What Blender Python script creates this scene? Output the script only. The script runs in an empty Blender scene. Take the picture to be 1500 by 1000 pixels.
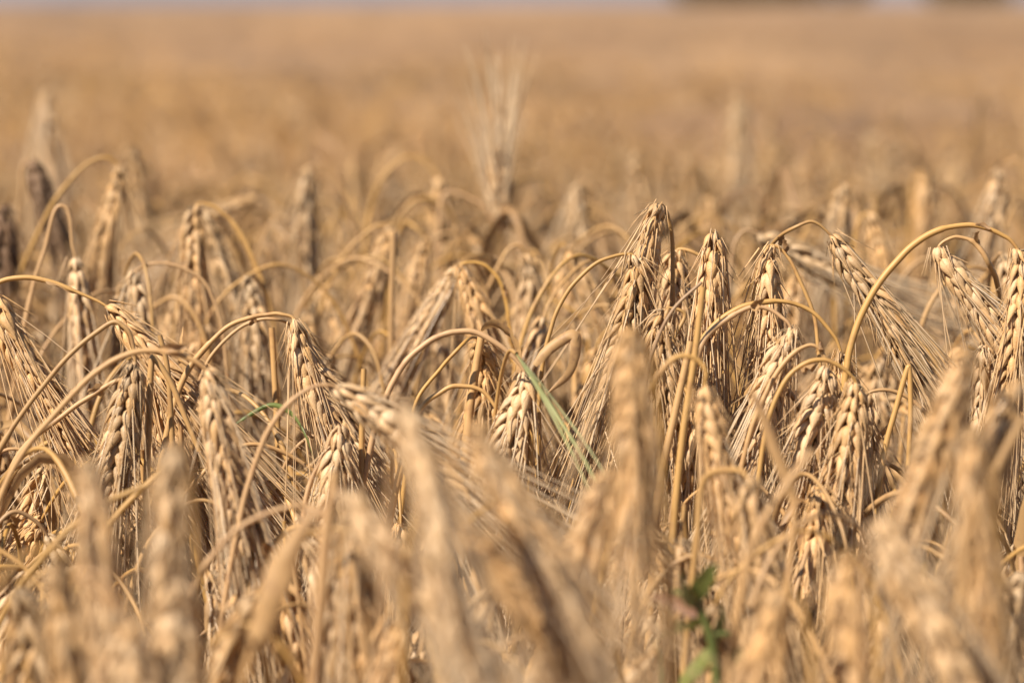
import bpy, math
import numpy as np

# ------------------------------------------------------------------ camera, sky, sun, exposure
sc = bpy.context.scene
COL = sc.collection
LENS, FPX = 120.0, 5000.0            # focal length; focal length in photo pixels (1500 wide)
CAM_Z, PITCH = 0.85, math.atan(492 / 5000.0)
FOCUS = 1.41
cd = bpy.data.cameras.new("camera")
cam = bpy.data.objects.new("camera", cd)
COL.objects.link(cam)
cam.location = (0, 0, CAM_Z)
cam.rotation_euler = (math.pi / 2 - PITCH, 0, 0)
cd.lens, cd.sensor_width = LENS, 36.0
cd.clip_start, cd.clip_end = 0.02, 9000
cd.dof.use_dof = True
cd.dof.focus_distance = FOCUS
cd.dof.aperture_fstop = 7.2
sc.camera = cam

SUN_TO = np.array([-0.55, -0.46, 0.72]); SUN_TO /= np.linalg.norm(SUN_TO)
elev = math.asin(SUN_TO[2]); azim = math.atan2(SUN_TO[0], SUN_TO[1])
world = bpy.data.worlds.new("World"); sc.world = world; world.use_nodes = True
wn = world.node_tree.nodes; wl = world.node_tree.links
bg = wn["Background"]
sky = wn.new("ShaderNodeTexSky"); sky.sky_type = 'NISHITA'; sky.sun_disc = False
sky.sun_elevation = elev; sky.sun_rotation = azim % (2 * math.pi)
sky.air_density = 1.0; sky.dust_density = 0.3; sky.ozone_density = 1.5
wl.new(sky.outputs[0], bg.inputs[0]); bg.inputs[1].default_value = 0.05
sd = bpy.data.lights.new("sun", 'SUN'); sun = bpy.data.objects.new("sun", sd); COL.objects.link(sun)
sd.energy = 5.0; sd.angle = math.radians(0.5); sd.color = (1.0, 0.925, 0.79)
from mathutils import Vector
sun.rotation_euler = Vector(-SUN_TO).to_track_quat('-Z', 'Y').to_euler()
sun.location = (-3, -2, 5)
sc.view_settings.view_transform = 'Standard'; sc.view_settings.look = 'None'
sc.view_settings.gamma = 1.0; sc.view_settings.exposure = 0.76
cy = sc.cycles
cy.use_denoising = True
cy.max_bounces = 7; cy.diffuse_bounces = 4; cy.transmission_bounces = 4; cy.glossy_bounces = 2
cy.caustics_reflective = False; cy.caustics_refractive = False
sc.render.use_persistent_data = False

rng = np.random.default_rng(11)

# ------------------------------------------------------------------ materials
def straw_material(name, base, alt, transl, rough, tipcol=None, spot=None, bump=None):
    base, alt = [c * .82 for c in base], [c * .82 for c in alt]
    tipcol = [c * .82 for c in tipcol] if tipcol else None
    m = bpy.data.materials.new(name); m.use_nodes = True
    n = m.node_tree.nodes; l = m.node_tree.links
    p = n["Principled BSDF"]; out = n["Material Output"]
    at = n.new("ShaderNodeAttribute"); at.attribute_name = "tint"
    sep = n.new("ShaderNodeSeparateColor"); l.new(at.outputs["Color"], sep.inputs[0])
    mix = n.new("ShaderNodeMix"); mix.data_type = 'RGBA'
    mix.inputs[6].default_value = (*base, 1); mix.inputs[7].default_value = (*alt, 1)
    l.new(sep.outputs[0], mix.inputs[0]); cur = mix.outputs[2]
    if tipcol:
        mr = n.new("ShaderNodeMapRange"); mr.inputs[1].default_value = 0.35; mr.inputs[2].default_value = 1.0
        l.new(sep.outputs[1], mr.inputs[0])
        m2 = n.new("ShaderNodeMix"); m2.data_type = 'RGBA'; m2.inputs[7].default_value = (*tipcol, 1)
        l.new(mr.outputs[0], m2.inputs[0]); l.new(cur, m2.inputs[6]); cur = m2.outputs[2]
    geo = n.new("ShaderNodeNewGeometry")
    if spot:
        sc_, amt, colr = spot
        nz = n.new("ShaderNodeTexNoise"); nz.inputs["Scale"].default_value = sc_; nz.inputs["Detail"].default_value = 4
        l.new(geo.outputs["Position"], nz.inputs["Vector"])
        rr = n.new("ShaderNodeMapRange"); rr.inputs[1].default_value = 0.55; rr.inputs[2].default_value = 0.75
        rr.inputs[4].default_value = amt
        l.new(nz.outputs[0], rr.inputs[0])
        m3 = n.new("ShaderNodeMix"); m3.data_type = 'RGBA'; m3.inputs[7].default_value = (*colr, 1)
        l.new(rr.outputs[0], m3.inputs[0]); l.new(cur, m3.inputs[6]); cur = m3.outputs[2]
    # brightness wobble from the stalk's own random (blue channel)
    mul = n.new("ShaderNodeMix"); mul.data_type = 'RGBA'; mul.blend_type = 'MULTIPLY'; mul.inputs[0].default_value = 1
    mb = n.new("ShaderNodeMapRange"); mb.inputs[3].default_value = 0.50; mb.inputs[4].default_value = 1.12
    l.new(sep.outputs[2], mb.inputs[0])
    cc = n.new("ShaderNodeCombineColor")
    for i in range(3): l.new(mb.outputs[0], cc.inputs[i])
    l.new(cur, mul.inputs[6]); l.new(cc.outputs[0], mul.inputs[7]); cur = mul.outputs[2]
    l.new(cur, p.inputs["Base Color"])
    p.inputs["Roughness"].default_value = rough
    p.inputs["Specular IOR Level"].default_value = 0.45
    if bump:
        nb = n.new("ShaderNodeTexNoise"); nb.inputs["Scale"].default_value = bump[0]; nb.inputs["Detail"].default_value = 3
        l.new(geo.outputs["Position"], nb.inputs["Vector"])
        bp = n.new("ShaderNodeBump"); bp.inputs["Strength"].default_value = bump[1]; bp.inputs["Distance"].default_value = 0.0006
        l.new(nb.outputs[0], bp.inputs["Height"]); l.new(bp.outputs[0], p.inputs["Normal"])
    if transl > 0:
        tr = n.new("ShaderNodeBsdfTranslucent"); l.new(cur, tr.inputs[0])
        ms = n.new("ShaderNodeMixShader"); ms.inputs[0].default_value = transl
        l.new(p.outputs[0], ms.inputs[1]); l.new(tr.outputs[0], ms.inputs[2]); l.new(ms.outputs[0], out.inputs[0])
    return m

M = {}
M['stem'] = straw_material('stem_straw', (0.57, 0.31, 0.08), (0.54, 0.325, 0.17), 0.0, 0.5, spot=(140, 0.65, (0.26, 0.12, 0.05)))
M['grain'] = straw_material('grain_husk', (0.72, 0.41, 0.165), (0.74, 0.51, 0.30), 0.08, 0.5, tipcol=(0.60, 0.36, 0.16), spot=(420, 0.45, (0.33, 0.19, 0.09)), bump=(1500, 0.5))
M['awn'] = straw_material('awn_straw', (0.76, 0.48, 0.24), (0.80, 0.60, 0.40), 0.14, 0.30)
M['leaf'] = straw_material('dry_leaf', (0.58, 0.35, 0.15), (0.44, 0.25, 0.115), 0.25, 0.55, spot=(260, 0.7, (0.20, 0.10, 0.06)))
M['green'] = straw_material('green_leaf', (0.21, 0.26, 0.07), (0.31, 0.33, 0.10), 0.35, 0.45)
M['greenear'] = straw_material('unripe_husk', (0.27, 0.29, 0.10), (0.50, 0.46, 0.24), 0.2, 0.5)
M['shadeear'] = straw_material('shaded_husk', (0.17, 0.09, 0.045), (0.26, 0.15, 0.08), 0.0, 0.7)  # shade of the ears at far left put into a dark brown husk colour
M['brownleaf'] = straw_material('brown_leaf', (0.34, 0.16, 0.08), (0.26, 0.12, 0.07), 0.3, 0.6)
M['foliage'] = straw_material('far_foliage', (0.045, 0.06, 0.025), (0.06, 0.075, 0.03), 0.2, 0.6)
M['bark'] = straw_material('far_bark', (0.12, 0.09, 0.06), (0.15, 0.11, 0.08), 0.0, 0.8)
M['far'] = straw_material('far_crop', (0.50, 0.295, 0.15), (0.27, 0.15, 0.075), 0.0, 0.9, spot=(0.9, 0.35, (0.28, 0.15, 0.065)))

# ------------------------------------------------------------------ geometry kit (numpy)
def at(px, py, d):
    """photo pixel and distance along the view axis -> world point"""
    u = (px - 750) / FPX * d; v = (500 - py) / FPX * d
    c, s = math.cos(PITCH), math.sin(PITCH)
    return np.array([u, d * c + v * s, CAM_Z - d * s + v * c])

class Geo:
    def __init__(self): self.V = []; self.F = []; self.T = []; self.Mi = []; self.n = 0
    def add(self, v, f, tint, mi=0):
        self.V.append(v); self.F.append(f + self.n); self.T.append(tint); self.Mi.append(np.full(len(f), mi, np.int32)); self.n += len(v)
    def merge(self, g, off, mi):
        if g.n == 0: return
        self.add(np.concatenate(g.V) + off, np.concatenate(g.F), np.concatenate(g.T), mi)
    def build(self, name, mats, parent=None, loc=None):
        me = bpy.data.meshes.new(name)
        V = np.concatenate(self.V).astype(np.float32); F = np.concatenate(self.F).astype(np.int32)
        T = np.concatenate(self.T).astype(np.float32); MI = np.concatenate(self.Mi)
        me.vertices.add(len(V)); me.vertices.foreach_set('co', V.ravel())
        me.loops.add(F.size); me.loops.foreach_set('vertex_index', F.ravel())
        me.polygons.add(len(F)); me.polygons.foreach_set('loop_start', np.arange(0, F.size, 4, dtype=np.int32))
        me.polygons.foreach_set('material_index', MI)
        me.polygons.foreach_set('use_smooth', np.ones(len(F), bool))
        ca = me.color_attributes.new('tint', 'FLOAT_COLOR', 'POINT')
        ca.data.foreach_set('color', np.concatenate([T, np.ones((len(T), 1), np.float32)], 1).ravel())
        for m in (mats if isinstance(mats, (list, tuple)) else [mats]): me.materials.append(m)
        me.update(calc_edges=True)
        o = bpy.data.objects.new(name, me); COL.objects.link(o)
        if parent: o.parent = parent
        if loc is not None: o.location = loc
        return o

def norm(a): return a / (np.linalg.norm(a, axis=-1, keepdims=True) + 1e-12)

def catmull(P, per=10):
    P = np.asarray(P, float)
    keep = [0] + [i for i in range(1, len(P)) if np.linalg.norm(P[i] - P[i - 1]) > 1e-5]; P = P[keep]
    Q = np.vstack([2 * P[0] - P[1], P, 2 * P[-1] - P[-2]])
    t = np.concatenate([[0], np.cumsum(np.linalg.norm(np.diff(Q, axis=0), axis=1) ** 0.5 + 1e-9)])
    out = []
    for i in range(1, len(Q) - 2):
        tt = np.linspace(t[i], t[i + 1], per, endpoint=False)[:, None]
        A1 = (t[i] - tt) / (t[i] - t[i-1]) * Q[i-1] + (tt - t[i-1]) / (t[i] - t[i-1]) * Q[i]
        A2 = (t[i+1] - tt) / (t[i+1] - t[i]) * Q[i] + (tt - t[i]) / (t[i+1] - t[i]) * Q[i+1]
        A3 = (t[i+2] - tt) / (t[i+2] - t[i+1]) * Q[i+1] + (tt - t[i+1]) / (t[i+2] - t[i+1]) * Q[i+2]
        B1 = (t[i+1] - tt) / (t[i+1] - t[i-1]) * A1 + (tt - t[i-1]) / (t[i+1] - t[i-1]) * A2
        B2 = (t[i+2] - tt) / (t[i+2] - t[i]) * A2 + (tt - t[i]) / (t[i+2] - t[i]) * A3
        out.append((t[i+1] - tt) / (t[i+1] - t[i]) * B1 + (tt - t[i]) / (t[i+1] - t[i]) * B2)
    out.append(P[-1:]); return np.vstack(out)

def resample(P, n):
    s = np.concatenate([[0], np.cumsum(np.linalg.norm(np.diff(P, axis=0), axis=1))])
    q = np.linspace(0, s[-1], n)
    return np.stack([np.interp(q, s, P[:, k]) for k in range(3)], 1)

def frames(P, up=(0.3, -1, 0.2)):
    T = norm(np.gradient(P, axis=0)); N = np.zeros_like(T)
    a = np.array(up, float); a = a - T[0] * a.dot(T[0])
    if np.linalg.norm(a) < 1e-3: a = np.array([1., 0, 0]) - T[0] * T[0][0]
    N[0] = norm(a)
    for i in range(1, len(P)):
        a = N[i-1] - T[i] * N[i-1].dot(T[i]); N[i] = norm(a)
    return T, N, np.cross(T, N)

def tube(g, P, R, sides, tint, mi=0):
    T, N, B = frames(P); n = len(P)
    a = np.linspace(0, 2 * np.pi, sides, endpoint=False)
    R = np.broadcast_to(R, (n,))
    V = P[:, None] + R[:, None, None] * (np.cos(a)[None, :, None] * N[:, None] + np.sin(a)[None, :, None] * B[:, None])
    i = np.arange(n - 1)[:, None] * sides; j = np.arange(sides)[None]; k = (j + 1) % sides
    F = np.stack([i + j, i + k, i + sides + k, i + sides + j], -1).reshape(-1, 4)
    tt = np.zeros((n, sides, 3)); tt[..., 0] = tint[0]; tt[..., 1] = np.linspace(0, 1, n)[:, None]; tt[..., 2] = tint[1]
    g.add(V.reshape(-1, 3), F, tt.reshape(-1, 3), mi)

def kernel_template(rings, sides):
    """unit barley grain along +x (0..1), width along y, back along z"""
    t = np.linspace(0, 1, rings)
    prof = np.interp(t, [0, .08, .2, .36, .52, .68, .84, 1], [.15, .62, .97, 1, .80, .50, .25, .09])
    a = np.linspace(0, 2 * np.pi, sides, endpoint=False)
    y = prof[:, None] * np.cos(a)[None] * .5
    zz = np.sin(a)[None]
    # back (outer) side has a keel, inner side flatter with crease
    z = prof[:, None] * np.where(zz > 0, zz * 1.0 , zz * .6) * .5
    z = z + 0.10 * np.sin(t * np.pi)[:, None]
    if sides >= 10:      # nerves running along the husk
        rid = 1 + .09 * np.where(np.arange(sides) % 2, -1, 1)[None] * np.sin(np.pi * np.clip(t * 1.1, 0, 1))[:, None]
        y = y * rid; z = z * rid
    x = np.repeat(t[:, None], sides, 1)
    V = np.stack([x, y, z], -1).reshape(-1, 3)
    i = np.arange(rings - 1)[:, None] * sides; j = np.arange(sides)[None]; k = (j + 1) % sides
    F = np.stack([i + j, i + k, i + sides + k, i + sides + j], -1).reshape(-1, 4)
    return V, F, x.reshape(-1)
KT = {0: kernel_template(8, 12), 1: kernel_template(6, 6), 2: kernel_template(4, 4), 3: kernel_template(3, 3)}

def straws(g, P0, D, L, r0, r1, segs, sag, tint, sides=3, bend=None):
    """many awns at once: P0 (n,3) start, D (n,3) direction, L (n,) length"""
    n = len(P0)
    if n == 0: return
    u = np.linspace(0, 1, segs + 1)
    if bend is None: bend = rng.normal(0, .05, (n, 3))
    C = P0[:, None] + D[:, None] * (L[:, None] * u[None])[..., None] + (bend * L[:, None])[:, None] * (u ** 2)[None, :, None]
    C[..., 2] -= (sag * L[:, None] * (u ** 2)[None])
    ref = norm(rng.normal(size=(n, 3))); A = norm(np.cross(D, ref)); B = np.cross(D, A)
    a = np.linspace(0, 2 * np.pi, sides, endpoint=False)
    rad = (r0 * (1 - u) + r1 * u)[None, :, None, None]
    # flat awns: wide one way, thin the other
    V = C[:, :, None] + rad * (np.cos(a)[None, None, :, None] * A[:, None, None] * 1.25 + np.sin(a)[None, None, :, None] * B[:, None, None] * .8)
    i = np.arange(segs)[:, None] * sides; j = np.arange(sides)[None]; k = (j + 1) % sides
    F = np.stack([i + j, i + k, i + sides + k, i + sides + j], -1).reshape(-1, 4)
    F = (F[None] + (np.arange(n) * (segs + 1) * sides)[:, None, None]).reshape(-1, 4)
    tt = np.zeros((n, segs + 1, sides, 3)); tt[..., 0] = np.clip(tint[0] + rng.normal(0, .25, (n, 1, 1)), 0, 1)
    tt[..., 1] = u[None, :, None]; tt[..., 2] = np.clip(tint[1] + rng.normal(0, .15, (n, 1, 1)), 0, 1)
    g.add(V.reshape(-1, 3), F, tt.reshape(-1, 3))

def make_ear(S, lod, awn=0.11, spread=1.0, tint=(.4, .6), face=None, fat=1.0, awn_keep=1.0, flare=1.0, awn_r=None):
    """S: dense ear spine (base -> tip). returns grain geometry and awn geometry"""
    gg, ga = Geo(), Geo()
    Ltot = np.linalg.norm(np.diff(S, axis=0), axis=1).sum()
    nodes = {0: 27, 1: 25, 2: 14, 3: 7}[lod]
    nodes = max(5, int(nodes * Ltot / .072))
    P = resample(S, nodes + 1)[:-1] + 0
    Pf = resample(S, nodes + 1); T, N, B = frames(Pf); T, N, B = T[:-1], N[:-1], B[:-1]
    if face is None: face = rng.uniform(0, 2 * np.pi)
    tw = face + np.linspace(0, rng.normal(0, .5), nodes)
    side = np.arange(nodes) % 2
    f = np.linspace(0, 1, nodes)
    size = np.interp(f, [0, .12, .35, .75, 1], [.62, .95, 1.03, .95, .62])
    if lod >= 3: per = [-.9, .9]
    elif lod == 2: per = [-.95, 0, .95]
    else: per = [-1.0, 0, 1.0]
    O, X, Y, Z, SZ = [], [], [], [], []
    for off in per:
        ang = tw + side * np.pi + off + rng.normal(0, .09, nodes)
        outw = np.cos(ang)[:, None] * N + np.sin(ang)[:, None] * B
        tang = np.cross(T, outw)
        fl = (0.30 + rng.normal(0, .07, nodes) + (0.06 if off == 0 else 0)) * flare
        k = .88 if off != 0 else 1.0
        x = norm(np.cos(fl)[:, None] * T + np.sin(fl)[:, None] * outw + rng.normal(0, .05, (nodes, 3)))
        z = norm(outw - x * (outw * x).sum(1, keepdims=True)); y = np.cross(z, x)
        O.append(P + outw * (.0021 * fat * size[:, None]) + T * rng.normal(0, .0005, (nodes, 1)))
        X.append(x); Y.append(y); Z.append(z); SZ.append(size * k * rng.uniform(.9, 1.08, nodes))
    O, X, Y, Z, SZ = map(np.concatenate, (O, X, Y, Z, SZ))
    kl = {0: .0138, 1: .0138, 2: .0165, 3: .022}[lod]; kw = {0: .0051, 1: .0051, 2: .0058, 3: .0085}[lod] * fat
    kd = {0: .0037, 1: .0037, 2: .0042, 3: .0065}[lod] * fat
    kv, kf, kx = KT[lod]
    wj = rng.uniform(.85, 1.15, len(O)) * SZ
    V = O[:, None] + kv[None, :, 0:1] * X[:, None] * (kl * SZ)[:, None, None] + kv[None, :, 1:2] * Y[:, None] * (kw * wj)[:, None, None] + kv[None, :, 2:3] * Z[:, None] * (kd * wj)[:, None, None]
    F = (kf[None] + (np.arange(len(O)) * len(kv))[:, None, None]).reshape(-1, 4)
    tt = np.zeros((len(O), len(kv), 3))
    tt[..., 0] = np.clip(tint[0] + rng.normal(0, .25, (len(O), 1)), 0, 1); tt[..., 1] = kx[None]
    tt[..., 2] = np.clip(tint[1] + rng.normal(0, .16, (len(O), 1)), 0, 1)
    gg.add(V.reshape(-1, 3), F, tt.reshape(-1, 3))
    if lod <= 1:
        R = resample(S, 8); tube(gg, R, .0011, 5, (tint[0], tint[1]))
    # awns leave each grain's tip
    tip = O + X * (kl * SZ * .90)[:, None] + Z * (kd * .02)
    Tk = np.tile(T, (len(per), 1)); fk = np.tile(f, len(per))
    d = norm(X * (.42 * spread) + Tk * 1.0 + rng.normal(0, .045 * spread, X.shape))
    keep = rng.random(len(tip)) < (awn_keep * (1 if lod < 2 else .8))
    L = 1.25 * awn * rng.uniform(.72, 1.05, len(tip)) * np.interp(fk, [0, .25, 1], [.8, 1, .92])
    brk = rng.random(len(tip)) < .12; L[brk] *= rng.uniform(.15, .6, brk.sum())
    r0 = {0: .00035, 1: .00037, 2: .0006, 3: .0010}[lod] if awn_r is None else awn_r
    segs = {0: 7, 1: 5, 2: 3, 3: 2}[lod]
    # a common drift so that the tuft bends as one
    com = rng.normal(0, .05, 3)
    bend = com[None] + rng.normal(0, .035, (len(tip), 3))
    straws(ga, tip[keep], d[keep], L[keep], r0, r0 * .28, segs, .05, (tint[0], min(1, tint[1] + .1)), bend=bend[keep])
    if lod <= 1:   # sterile side florets: narrow scales lying along the grains
        q = rng.random(len(tip)) < .22
        straws(gg, O[q] + Z[q] * .0022 + Y[q] * rng.choice([-.0016, .0016], (q.sum(), 1)), norm(X[q] + Z[q] * .12 + Y[q] * rng.normal(0, .12, (q.sum(), 1))), rng.uniform(.012, .022, q.sum()), .00040, .00008, 3, .0, (min(1, tint[0] + .2), tint[1]))
        nb = 9; a = rng.uniform(0, 6.28, nb)
        dd = norm(np.cos(a)[:, None] * N[0] + np.sin(a)[:, None] * B[0] + T[0] * rng.uniform(-.3, 1.2, (nb, 1)))
        straws(gg, np.repeat(P[:1], nb, 0) + T[0] * .001, dd, rng.uniform(.003, .009, nb), .0005, .0001, 3, .1, (1, 0), bend=np.repeat(T[:1] * .5, nb, 0))
    if lod == 0:   # stray hair-thin awns that have sprung loose from the tuft
        q = rng.choice(len(tip), 16, replace=False)
        straws(ga, tip[q], norm(Tk[q] + X[q] * .5 + rng.normal(0, .30, (16, 3))), awn * rng.uniform(.8, 1.5, 16), .00026, .00007, 7, .08, (min(1, tint[0] + .3), 1), bend=rng.normal(0, .10, (16, 3)))
    if lod == 0:   # thin glume bristles between the grains
        q = rng.random(len(tip)) < .8
        straws(gg, O[q] + Z[q] * .002, norm(X[q] + Z[q] * .22 + Y[q] * rng.normal(0, .25, (q.sum(), 1))), rng.uniform(.008, .016, q.sum()), .00028, .00006, 2, .0, (tint[0], min(1, tint[1] + .15)))
    return gg, ga

def make_blade(P, width, lod, tint, curl=.5, twist=0.0, taper=True, rot=None):
    """dry leaf ribbon along dense path P, five points across"""
    g = Geo(); n = {0: 26, 1: 20, 2: 7, 3: 4}[min(lod, 3)]; P = resample(P, n)
    T, N, B = frames(P); t = np.linspace(0, 1, n)
    w = width * (np.interp(t, [0, .12, .5, .85, 1], [.45, .9, 1, .55, .04]) if taper else np.ones(n))
    tw = twist * t + (rng.uniform(0, 6.28) if rot is None else rot)
    A = np.cos(tw)[:, None] * N + np.sin(tw)[:, None] * B; C = np.cross(T, A)
    cols = 5 if lod < 2 else 3
    c = np.linspace(-1, 1, cols)
    cu = curl * (1 + .5 * np.sin(t * 9 + rng.uniform(0, 6)))
    V = P[:, None] + (w[:, None] * .5 * np.sin(c[None] * (np.pi / 2) * .9))[..., None] * A[:, None] + (w[:, None] * cu[:, None] * (c[None] ** 2) * .5)[..., None] * C[:, None]
    V = V + (rng.normal(0, .03, (n, cols)) * w[:, None])[..., None] * C[:, None]
    i = np.arange(n - 1)[:, None] * cols; j = np.arange(cols - 1)[None]
    F = np.stack([i + j, i + j + 1, i + cols + j + 1, i + cols + j], -1).reshape(-1, 4)
    tt = np.zeros((n, cols, 3)); tt[..., 0] = np.clip(tint[0] + .3 * t[:, None], 0, 1); tt[..., 1] = t[:, None]; tt[..., 2] = tint[1]
    g.add(V.reshape(-1, 3), F, tt.reshape(-1, 3)); return g

def make_stem(P, lod, r=.00115, tint=(.3, .6), full=None):
    g = Geo(); sides = {0: 9, 1: 7, 2: 4, 3: 3}[lod]
    n = len(P); s = np.concatenate([[0], np.cumsum(np.linalg.norm(np.diff(P, axis=0), axis=1))]); tot = s[-1]
    if lod < 2 and n > 20:
        T0 = np.gradient(P, axis=0); q = np.cumsum(rng.normal(0, 1, (n, 3)), 0); q = q - np.linspace(0, 1, n)[:, None] * q[-1]
        ker = np.ones(5) / 5; q = np.stack([np.convolve(q[:, k], ker, 'same') for k in range(3)], 1)
        P = P + q * .00011 * np.minimum(1, (n - 1 - np.arange(n)) / 8)[:, None] * np.minimum(1, np.arange(n) / 8)[:, None]
    r = r * rng.uniform(.68, .96)
    back = tot - s                                  # distance below the ear
    R = r * np.interp(back, [0, .006, .02, .2, .6, .9], [.62, .8, .95, 1.1, 1.5, 1.7])
    if lod < 2:
        for kp in (rng.uniform(.14, .25), rng.uniform(.36, .45)):                       # nodes with their sheaths
            R = R * (1 + .55 * np.exp(-((back - kp) / .004) ** 2) + .28 * ((back > kp - .14) & (back < kp)))
    tube(g, P, R, sides, tint); return g

def rand_leaf(base, lod, tint, az=None, L=None):
    az = rng.uniform(0, 2 * np.pi) if az is None else az; L = rng.uniform(.09, .17) if L is None else L
    d = np.array([math.cos(az), math.sin(az), 0]); k = rng.uniform(.25, .8)
    pts = [base, base + d * L * .10 * k + [0, 0, .018], base + d * L * .24 * k + [0, 0, .026], base + d * L * .38 * k + [0, 0, .012],
           base + d * L * .5 * k + [0, 0, -L * .3], base + d * L * (.45 + rng.normal(0, .1)) * k + [rng.normal(0, .01), rng.normal(0, .01), -L * .75]]
    return make_blade(catmull(pts, 8), rng.uniform(.0035, .0075), lod, tint, curl=rng.uniform(.3, 1.1), twist=rng.normal(0, 2.5))

def tag(o, label=None, cat=None, group=None, kind=None):
    if label: o['label'] = label
    if cat: o['category'] = cat
    if group: o['group'] = group
    if kind: o['kind'] = kind
    return o

def empty(name, loc):
    o = bpy.data.objects.new(name, None); COL.objects.link(o); o.location = tuple(loc); o.empty_display_size = .02
    return o

def offset_geo(g, base):
    g.V = [v - base for v in g.V]; return g

# ------------------------------------------------------------------ setting: ground
def sheet(name, x0, x1, y0, y1, z, mat):
    g = Geo(); V = np.array([[x0, y0, z], [x1, y0, z], [x1, y1, z], [x0, y1, z]], float)
    g.add(V, np.array([[0, 1, 2, 3]]), np.full((4, 3), .5)); o = g.build(name, mat); return tag(o, kind='structure')
soil = bpy.data.materials.new('soil'); soil.use_nodes = True
sn, sl = soil.node_tree.nodes, soil.node_tree.links
nz = sn.new("ShaderNodeTexNoise"); nz.inputs["Scale"].default_value = 40; nz.inputs["Detail"].default_value = 6
tc = sn.new("ShaderNodeNewGeometry"); sl.new(tc.outputs["Position"], nz.inputs["Vector"])
cr = sn.new("ShaderNodeValToRGB"); cr.color_ramp.elements[0].color = (.10, .06, .035, 1); cr.color_ramp.elements[1].color = (.26, .17, .10, 1)
sl.new(nz.outputs[0], cr.inputs[0]); sl.new(cr.outputs[0], sn["Principled BSDF"].inputs["Base Color"]); sn["Principled BSDF"].inputs["Roughness"].default_value = .95
sheet('ground', -2500, 2500, -20, 6000, 0.0, soil)

# ------------------------------------------------------------------ barley plants
GROUP_OF = {}
n_things = 0
def ground_ext(P0, dirn, zlean):
    """points from the ground up to the lowest traced stem point"""
    h = P0[2]; k = np.clip(dirn[:2] / max(dirn[2], .35), -.7, .7)
    p1 = P0 - np.array([k[0] * .35, k[1] * .35, 1]) * h * .30
    p1[:2] = P0[:2] - k * h * .16; p1[2] = h * .70
    g = np.array([P0[0] - k[0] * h * .26 + zlean[0], P0[1] - k[1] * h * .26 + zlean[1], 0.0])
    m = (g * .55 + p1 * .45); m[2] = h * .33
    return [g, m, p1]

def plant(S_all, iear, lod, label, group=None, L=.07, awn=.11, spread=1., tint=None, leaf=0, r=.00115, face=None, mats=('stem', 'grain', 'awn'), fat=1., name='barley_stalk', awn_keep=1., flare=1., cat='barley', awn_r=None):
    """S_all: dense whole path ground->ear tip, iear: index where the ear begins"""
    global n_things
    n_things += 1
    base = S_all[0].copy(); root = empty(name, base); tag(root, label, cat, group)
    if tint is None: tint = (rng.uniform(.0, .8), rng.uniform(.5, 1.))
    st = make_stem(S_all[:iear + 1], lod, r, tint); offset_geo(st, base).build('stem', M[mats[0]], root)
    if L > 0:
        gg, ga = make_ear(S_all[iear:], lod, awn, spread, tint, face, fat, awn_keep, flare, awn_r)
        eo = offset_geo(gg, base).build('ear', M[mats[1]], root)
        if awn > 0: offset_geo(ga, base).build('awn_tuft', M[mats[2]], eo)
    if lod == 0 and rng.random() < .45 and iear > 30:      # a peeling strip of leaf sheath
        k0 = int(iear * rng.uniform(.60, .86)); k1 = min(iear - 2, k0 + int(rng.integers(5, 9)))
        pk = S_all[k0:k1] + np.array([.0012, -.0008, 0]); off = rng.normal(0, .004, 3)
        pk = pk + np.linspace(0, 1, len(pk))[:, None] ** 2 * off
        offset_geo(make_blade(pk, rng.uniform(.002, .004), 0, (rng.uniform(0, 1), .8), 1.2, rng.normal(0, 1)), base).build('leaf_sheath', M['leaf'], root)
    for k in range(leaf):
        hh = base[2] + (S_all[iear][2]) * rng.uniform(.45, .74)
        idx = np.argmin(abs(S_all[:iear, 2] - hh)); b = S_all[idx]
        lf = rand_leaf(b, min(lod, 1), (rng.uniform(0, 1), rng.uniform(.3, .9)))
        offset_geo(lf, base).build('leaf', M['leaf'], root)
    return root

def ear_path(E, L):
    """cut or extend the traced ear to its real length L"""
    E = np.asarray(E); s = np.concatenate([[0], np.cumsum(np.linalg.norm(np.diff(E, axis=0), axis=1))])
    if s[-1] >= L:
        q = s < L; last = np.array([np.interp(L, s, E[:, k]) for k in range(3)]); return np.vstack([E[q], last])
    d = norm(E[-1] - E[-2]); d2 = norm(d + np.array([0, 0, -.15])); return np.vstack([E, E[-1] + d2 * (L - s[-1])])

def hero(label, stem, ear, z=1.40, zs=None, L=.07, awn=.115, lod=0, group=None, lean=(0, 0), **kw):
    zs = z if zs is None else zs
    st = []; m = len(stem)
    for i, p in enumerate(stem):
        f = i / max(1, m - 1); d = zs * (1 - f) + z * f + (p[2] if len(p) > 2 else 0)
        st.append(at(p[0], p[1], d))
    er = []
    for p in ear: er.append(at(p[0], p[1], z + (p[2] if len(p) > 2 else 0)))
    er = list(ear_path(er, L)) if L > 0 else er
    dirn = norm(st[1] - st[0]) if len(st) > 1 else np.array([0, 0, 1.])
    if dirn[2] < .1: dirn[2] = .1
    gp = ground_ext(st[0], dirn, lean)
    pts = gp + st + er
    dense = catmull(pts, 12)
    iear = 12 * (len(gp) + len(st))
    while iear >= len(dense): iear -= 1
    # catmull drops duplicate points: find the sample nearest the first ear point
    iear = int(np.argmin(np.linalg.norm(dense - er[0], axis=1)))
    return plant(dense, iear, lod, label, group, L=L, awn=awn, **kw)

exec_heroes = True
HEROES = []
def H(*a, **k): HEROES.append((a, k))

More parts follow.
